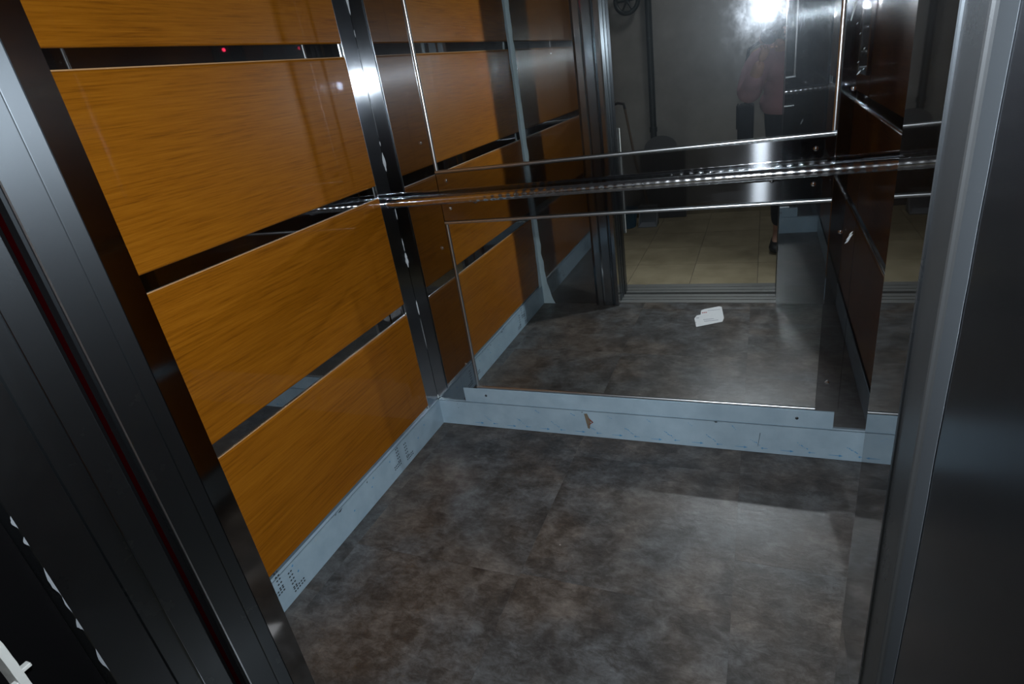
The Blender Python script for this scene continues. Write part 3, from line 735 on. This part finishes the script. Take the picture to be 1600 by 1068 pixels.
E_ = [('pelvis', 'waist'), ('waist', 'chest'), ('chest', 'neckbase'), ('neckbase', 'neck'), ('neck', 'skull'), ('chest', 'shL'), ('shL', 'elL'), ('elL', 'wrL'), ('chest', 'shR'), ('shR', 'elR'), ('elR', 'wrR'),
      ('pelvis', 'hipL'), ('hipL', 'knL'), ('knL', 'anL'), ('anL', 'toL'), ('pelvis', 'hipR'), ('hipR', 'knR'), ('knR', 'anR'), ('anR', 'toR')]
bm = bmesh.new(); me_ = skin('person_base', (V, E_), sub=2); bm.from_mesh(me_); bpy.data.meshes.remove(me_)
FH = Vector((-0.33, 0.90, -0.20)).normalized(); RH = FH.cross(Vector((0, 0, 1))).normalized(); UH = RH.cross(FH)
def HP(a, b, c): return HC + RH * a + FH * b + UH * c
def ell(bm, c, rx, ry, rz, sub=2):
    r_ = bmesh.ops.create_icosphere(bm, subdivisions=sub, radius=1.0)
    for v in r_['verts']:
        p_ = v.co.copy(); v.co = Vector(c) + RH * p_.x * rx + FH * p_.y * ry + UH * p_.z * rz
ell(bm, HP(0, -0.012, 0.025), 0.073, 0.088, 0.085, 3); ell(bm, HP(0, 0.018, -0.035), 0.056, 0.066, 0.072, 3)
ell(bm, HP(0, 0.088, -0.012), 0.011, 0.016, 0.024); ell(bm, HP(0, 0.094, -0.026), 0.016, 0.012, 0.010)
for s_ in (-1, 1):
    ell(bm, HP(s_ * 0.074, -0.010, -0.008), 0.008, 0.017, 0.030); ell(bm, HP(s_ * 0.038, 0.055, -0.020), 0.022, 0.018, 0.018)
ell(bm, HP(0, 0.062, -0.090), 0.024, 0.022, 0.018)
def hand(bm, wrist, palm, fingers, thumb):
    """palm and five separate finger chains"""
    vv = {'w': (wrist, 0.022), 'p': (palm, (0.036, 0.016))}
    me1 = skin('h', (vv, [('w', 'p')]), sub=1); bm.from_mesh(me1); bpy.data.meshes.remove(me1)
    for ch in fingers + [thumb]:
        rr_ = 0.0085 if ch is not thumb else 0.010
        vv = {str(i): (tuple(p_), rr_ * (1 - 0.09 * i)) for i, p_ in enumerate(ch)}
        me1 = skin('f', (vv, [(str(i), str(i + 1)) for i in range(len(ch) - 1)]), sub=1); bm.from_mesh(me1); bpy.data.meshes.remove(me1)
def CP(x, y, z): return tuple(CAM_POS + ROT @ Vector((x, y, z)))
# left hand under the lens, right hand round the grip
hand(bm, V['wrL'][0], CP(-0.028, -0.070, 0.060), [[CP(-0.045 + 0.021 * i, -0.066, 0.052), CP(-0.040 + 0.023 * i, -0.056, 0.026 - 0.004 * (i == 1)), CP(-0.032 + 0.021 * i, -0.046 + 0.003 * (i in (0, 3)), 0.014 + 0.006 * (i == 3))] for i in range(4)],
     [CP(-0.055, -0.062, 0.070), CP(-0.056, -0.035, 0.054), CP(-0.046, -0.008, 0.044)])
hand(bm, V['wrR'][0], CP(0.078, -0.012, 0.100), [[CP(0.082, 0.018 - 0.019 * i, 0.088), CP(0.080, 0.018 - 0.019 * i, 0.058), CP(0.062 + 0.002 * i, 0.020 - 0.019 * i, 0.046), CP(0.044 + 0.003 * i, 0.018 - 0.019 * i, 0.054)] for i in range(4)],
     [CP(0.084, 0.000, 0.112), CP(0.066, 0.012, 0.122), CP(0.044, 0.010, 0.120)])
me_ = bpy.data.meshes.new('body'); bm.to_mesh(me_); bm.free()
po = bpy.data.objects.new('body', me_); COL.objects.link(po)
rm = po.modifiers.new('r', 'REMESH'); rm.mode = 'VOXEL'; rm.voxel_size = 0.0055; rm.use_smooth_shade = True
dg = bpy.context.evaluated_depsgraph_get(); me3 = bpy.data.meshes.new_from_object(po.evaluated_get(dg)); bpy.data.objects.remove(po)
pn = thing('person', (1.24, -2.02, 0.0), 'person in dusty pink jacket and black trousers taking the picture, seen in the upper mirror', 'person')
me3.name = 'body'; me3.materials.clear(); inside(pn, link('body', me3, M['skin']))
def cloth(name, keys, grow, mat, over={}):
    vv = {k_: (over.get(k_, (V[k_][0],))[0], tuple(x_ + grow for x_ in (V[k_][1] if isinstance(V[k_][1], tuple) else (V[k_][1],) * 2))) for k_ in keys}
    ee = [e_ for e_ in E_ if e_[0] in keys and e_[1] in keys]
    o = link(name, skin(name, (vv, ee), sub=2), mat); inside(pn, o); return o
def garment(name, chains, blobs, mat, cut_low=None):
    """chains: lists of (pos, radius); blobs: (pos, rx, ry, rz); fused into one smooth shell"""
    bm = bmesh.new()
    for ch in chains:
        vv = {str(i): (tuple(p_), r_) for i, (p_, r_) in enumerate(ch)}
        me1 = skin('g', (vv, [(str(i), str(i + 1)) for i in range(len(ch) - 1)]), sub=2); bm.from_mesh(me1); bpy.data.meshes.remove(me1)
    for c_, rx, ry, rz in blobs:
        r_ = bmesh.ops.create_icosphere(bm, subdivisions=3, radius=1.0)
        for v in r_['verts']: v.co = Vector(c_) + Vector((v.co.x * rx, v.co.y * ry, v.co.z * rz))
    me1 = bpy.data.meshes.new(name); bm.to_mesh(me1); bm.free()
    o1 = bpy.data.objects.new(name, me1); COL.objects.link(o1)
    r1 = o1.modifiers.new('r', 'REMESH'); r1.mode = 'VOXEL'; r1.voxel_size = 0.009; r1.use_smooth_shade = True
    s1 = o1.modifiers.new('s', 'SMOOTH'); s1.iterations = 8; s1.factor = 0.5
    dg1 = bpy.context.evaluated_depsgraph_get(); me4 = bpy.data.meshes.new_from_object(o1.evaluated_get(dg1)); bpy.data.objects.remove(o1)
    me4.name = name; me4.materials.clear(); inside(pn, link(name, me4, mat))
def VP(k_): return V[k_][0]
garment('jacket', [[(VP('chest'), 0.12), (VP('shL'), 0.082), (VP('elL'), 0.062), ((1.032, -1.695, 0.975), 0.042)], [(VP('chest'), 0.12), (VP('shR'), 0.082), (VP('elR'), 0.062), ((1.195, -1.695, 1.035), 0.042)],
                   [((1.215, -2.05, 0.76), 0.14), ((1.20, -2.01, 0.90), 0.135), (VP('chest'), 0.135), ((1.168, -1.895, 1.065), 0.078)]],
        [((1.215, -2.045, 0.80), 0.178, 0.145, 0.10), ((1.20, -2.01, 0.90), 0.150, 0.128, 0.12), (VP('chest'), 0.165, 0.125, 0.11)], M['pink'])
garment('trousers', [[((1.160, -2.055, 0.76), 0.10), (VP('hipL'), 0.098), (VP('knL'), 0.068), ((1.165, -2.058, 0.115), 0.050)], [((1.275, -2.06, 0.76), 0.10), (VP('hipR'), 0.098), (VP('knR'), 0.068), ((1.345, -2.078, 0.115), 0.050)]],
        [((1.217, -2.055, 0.765), 0.158, 0.128, 0.10)], M['black_cloth'])
for a_, b_ in (('anL', 'toL'), ('anR', 'toR')):
    A_, B_ = Vector(V[a_][0]), Vector(V[b_][0]); A_.z = 0.055
    d_ = (B_ - A_); d_.z = 0; d_.normalize()
    sh = {'0': (tuple(A_ - d_ * 0.03 + Vector((0, 0, -0.005))), (0.042, 0.045)), '1': (tuple(A_ + d_ * 0.05 - Vector((0, 0, 0.012))), (0.043, 0.040)), '2': (tuple(A_ + d_ * 0.13 - Vector((0, 0, 0.022))), (0.044, 0.030)), '3': (tuple(A_ + d_ * 0.18 - Vector((0, 0, 0.028))), (0.034, 0.022))}
    o = link('shoe', skin('shoe', (sh, [('0', '1'), ('1', '2'), ('2', '3')]), sub=2), M['shoe'])
    for v in o.data.vertices: v.co.z = max(v.co.z, 0.001)
    inside(pn, o)
# hair cap, eyes, brows, mouth
bm = bmesh.new(); ell(bm, HP(0, -0.022, 0.030), 0.081, 0.090, 0.089, 4)
bmesh.ops.delete(bm, geom=[v for v in bm.verts if (v.co - HC).dot(FH) > 0.040 and (v.co - HC).dot(UH) < 0.062 or (v.co - HC).dot(UH) < -0.055], context='VERTS')
for v in bm.verts: v.co += (v.co - HC).normalized() * 0.003 * noise.noise(v.co * 60)
inside(pn, bm_obj('hair', bm, M['hair'], None, True))
for s_ in (-1, 1):
    bm = bmesh.new(); ell(bm, HP(s_ * 0.030, 0.064, 0.006), 0.013, 0.011, 0.009); inside(pn, bm_obj('eye', bm, M['eye_white'], None, True))
    bm = bmesh.new(); ell(bm, HP(s_ * 0.030, 0.0735, 0.006), 0.0055, 0.003, 0.0055); inside(pn, bm_obj('iris', bm, M['hair'], None, True))
    bm = bmesh.new(); ell(bm, HP(s_ * 0.031, 0.072, 0.024), 0.017, 0.004, 0.0035); inside(pn, bm_obj('eyebrow', bm, M['hair'], None, True))
bm = bmesh.new(); ell(bm, HP(0, 0.080, -0.055), 0.022, 0.006, 0.007); inside(pn, bm_obj('lips', bm, M['lips'], None, True))
# shoulder bag hanging at the hip
bg = thing('shoulder_bag', (1.02, -1.99, 0.62), 'black shoulder bag hanging beside the person in pink', 'bag')
inside(bg, box('bag_body', M['black_cloth'], 0.935, 1.015, -2.08, -1.93, 0.61, 0.81, None, 0.02, 3))
inside(bg, box('flap', M['black_cloth'], 0.929, 0.936, -2.075, -1.935, 0.69, 0.81, None, 0.004, 2))
inside(bg, tube('strap', M['black_cloth'], [(0.975, -2.04, 0.80), (0.965, -2.00, 0.95), (0.985, -1.95, 1.07), (1.05, -1.96, 1.105)], 0.008, None, 8))
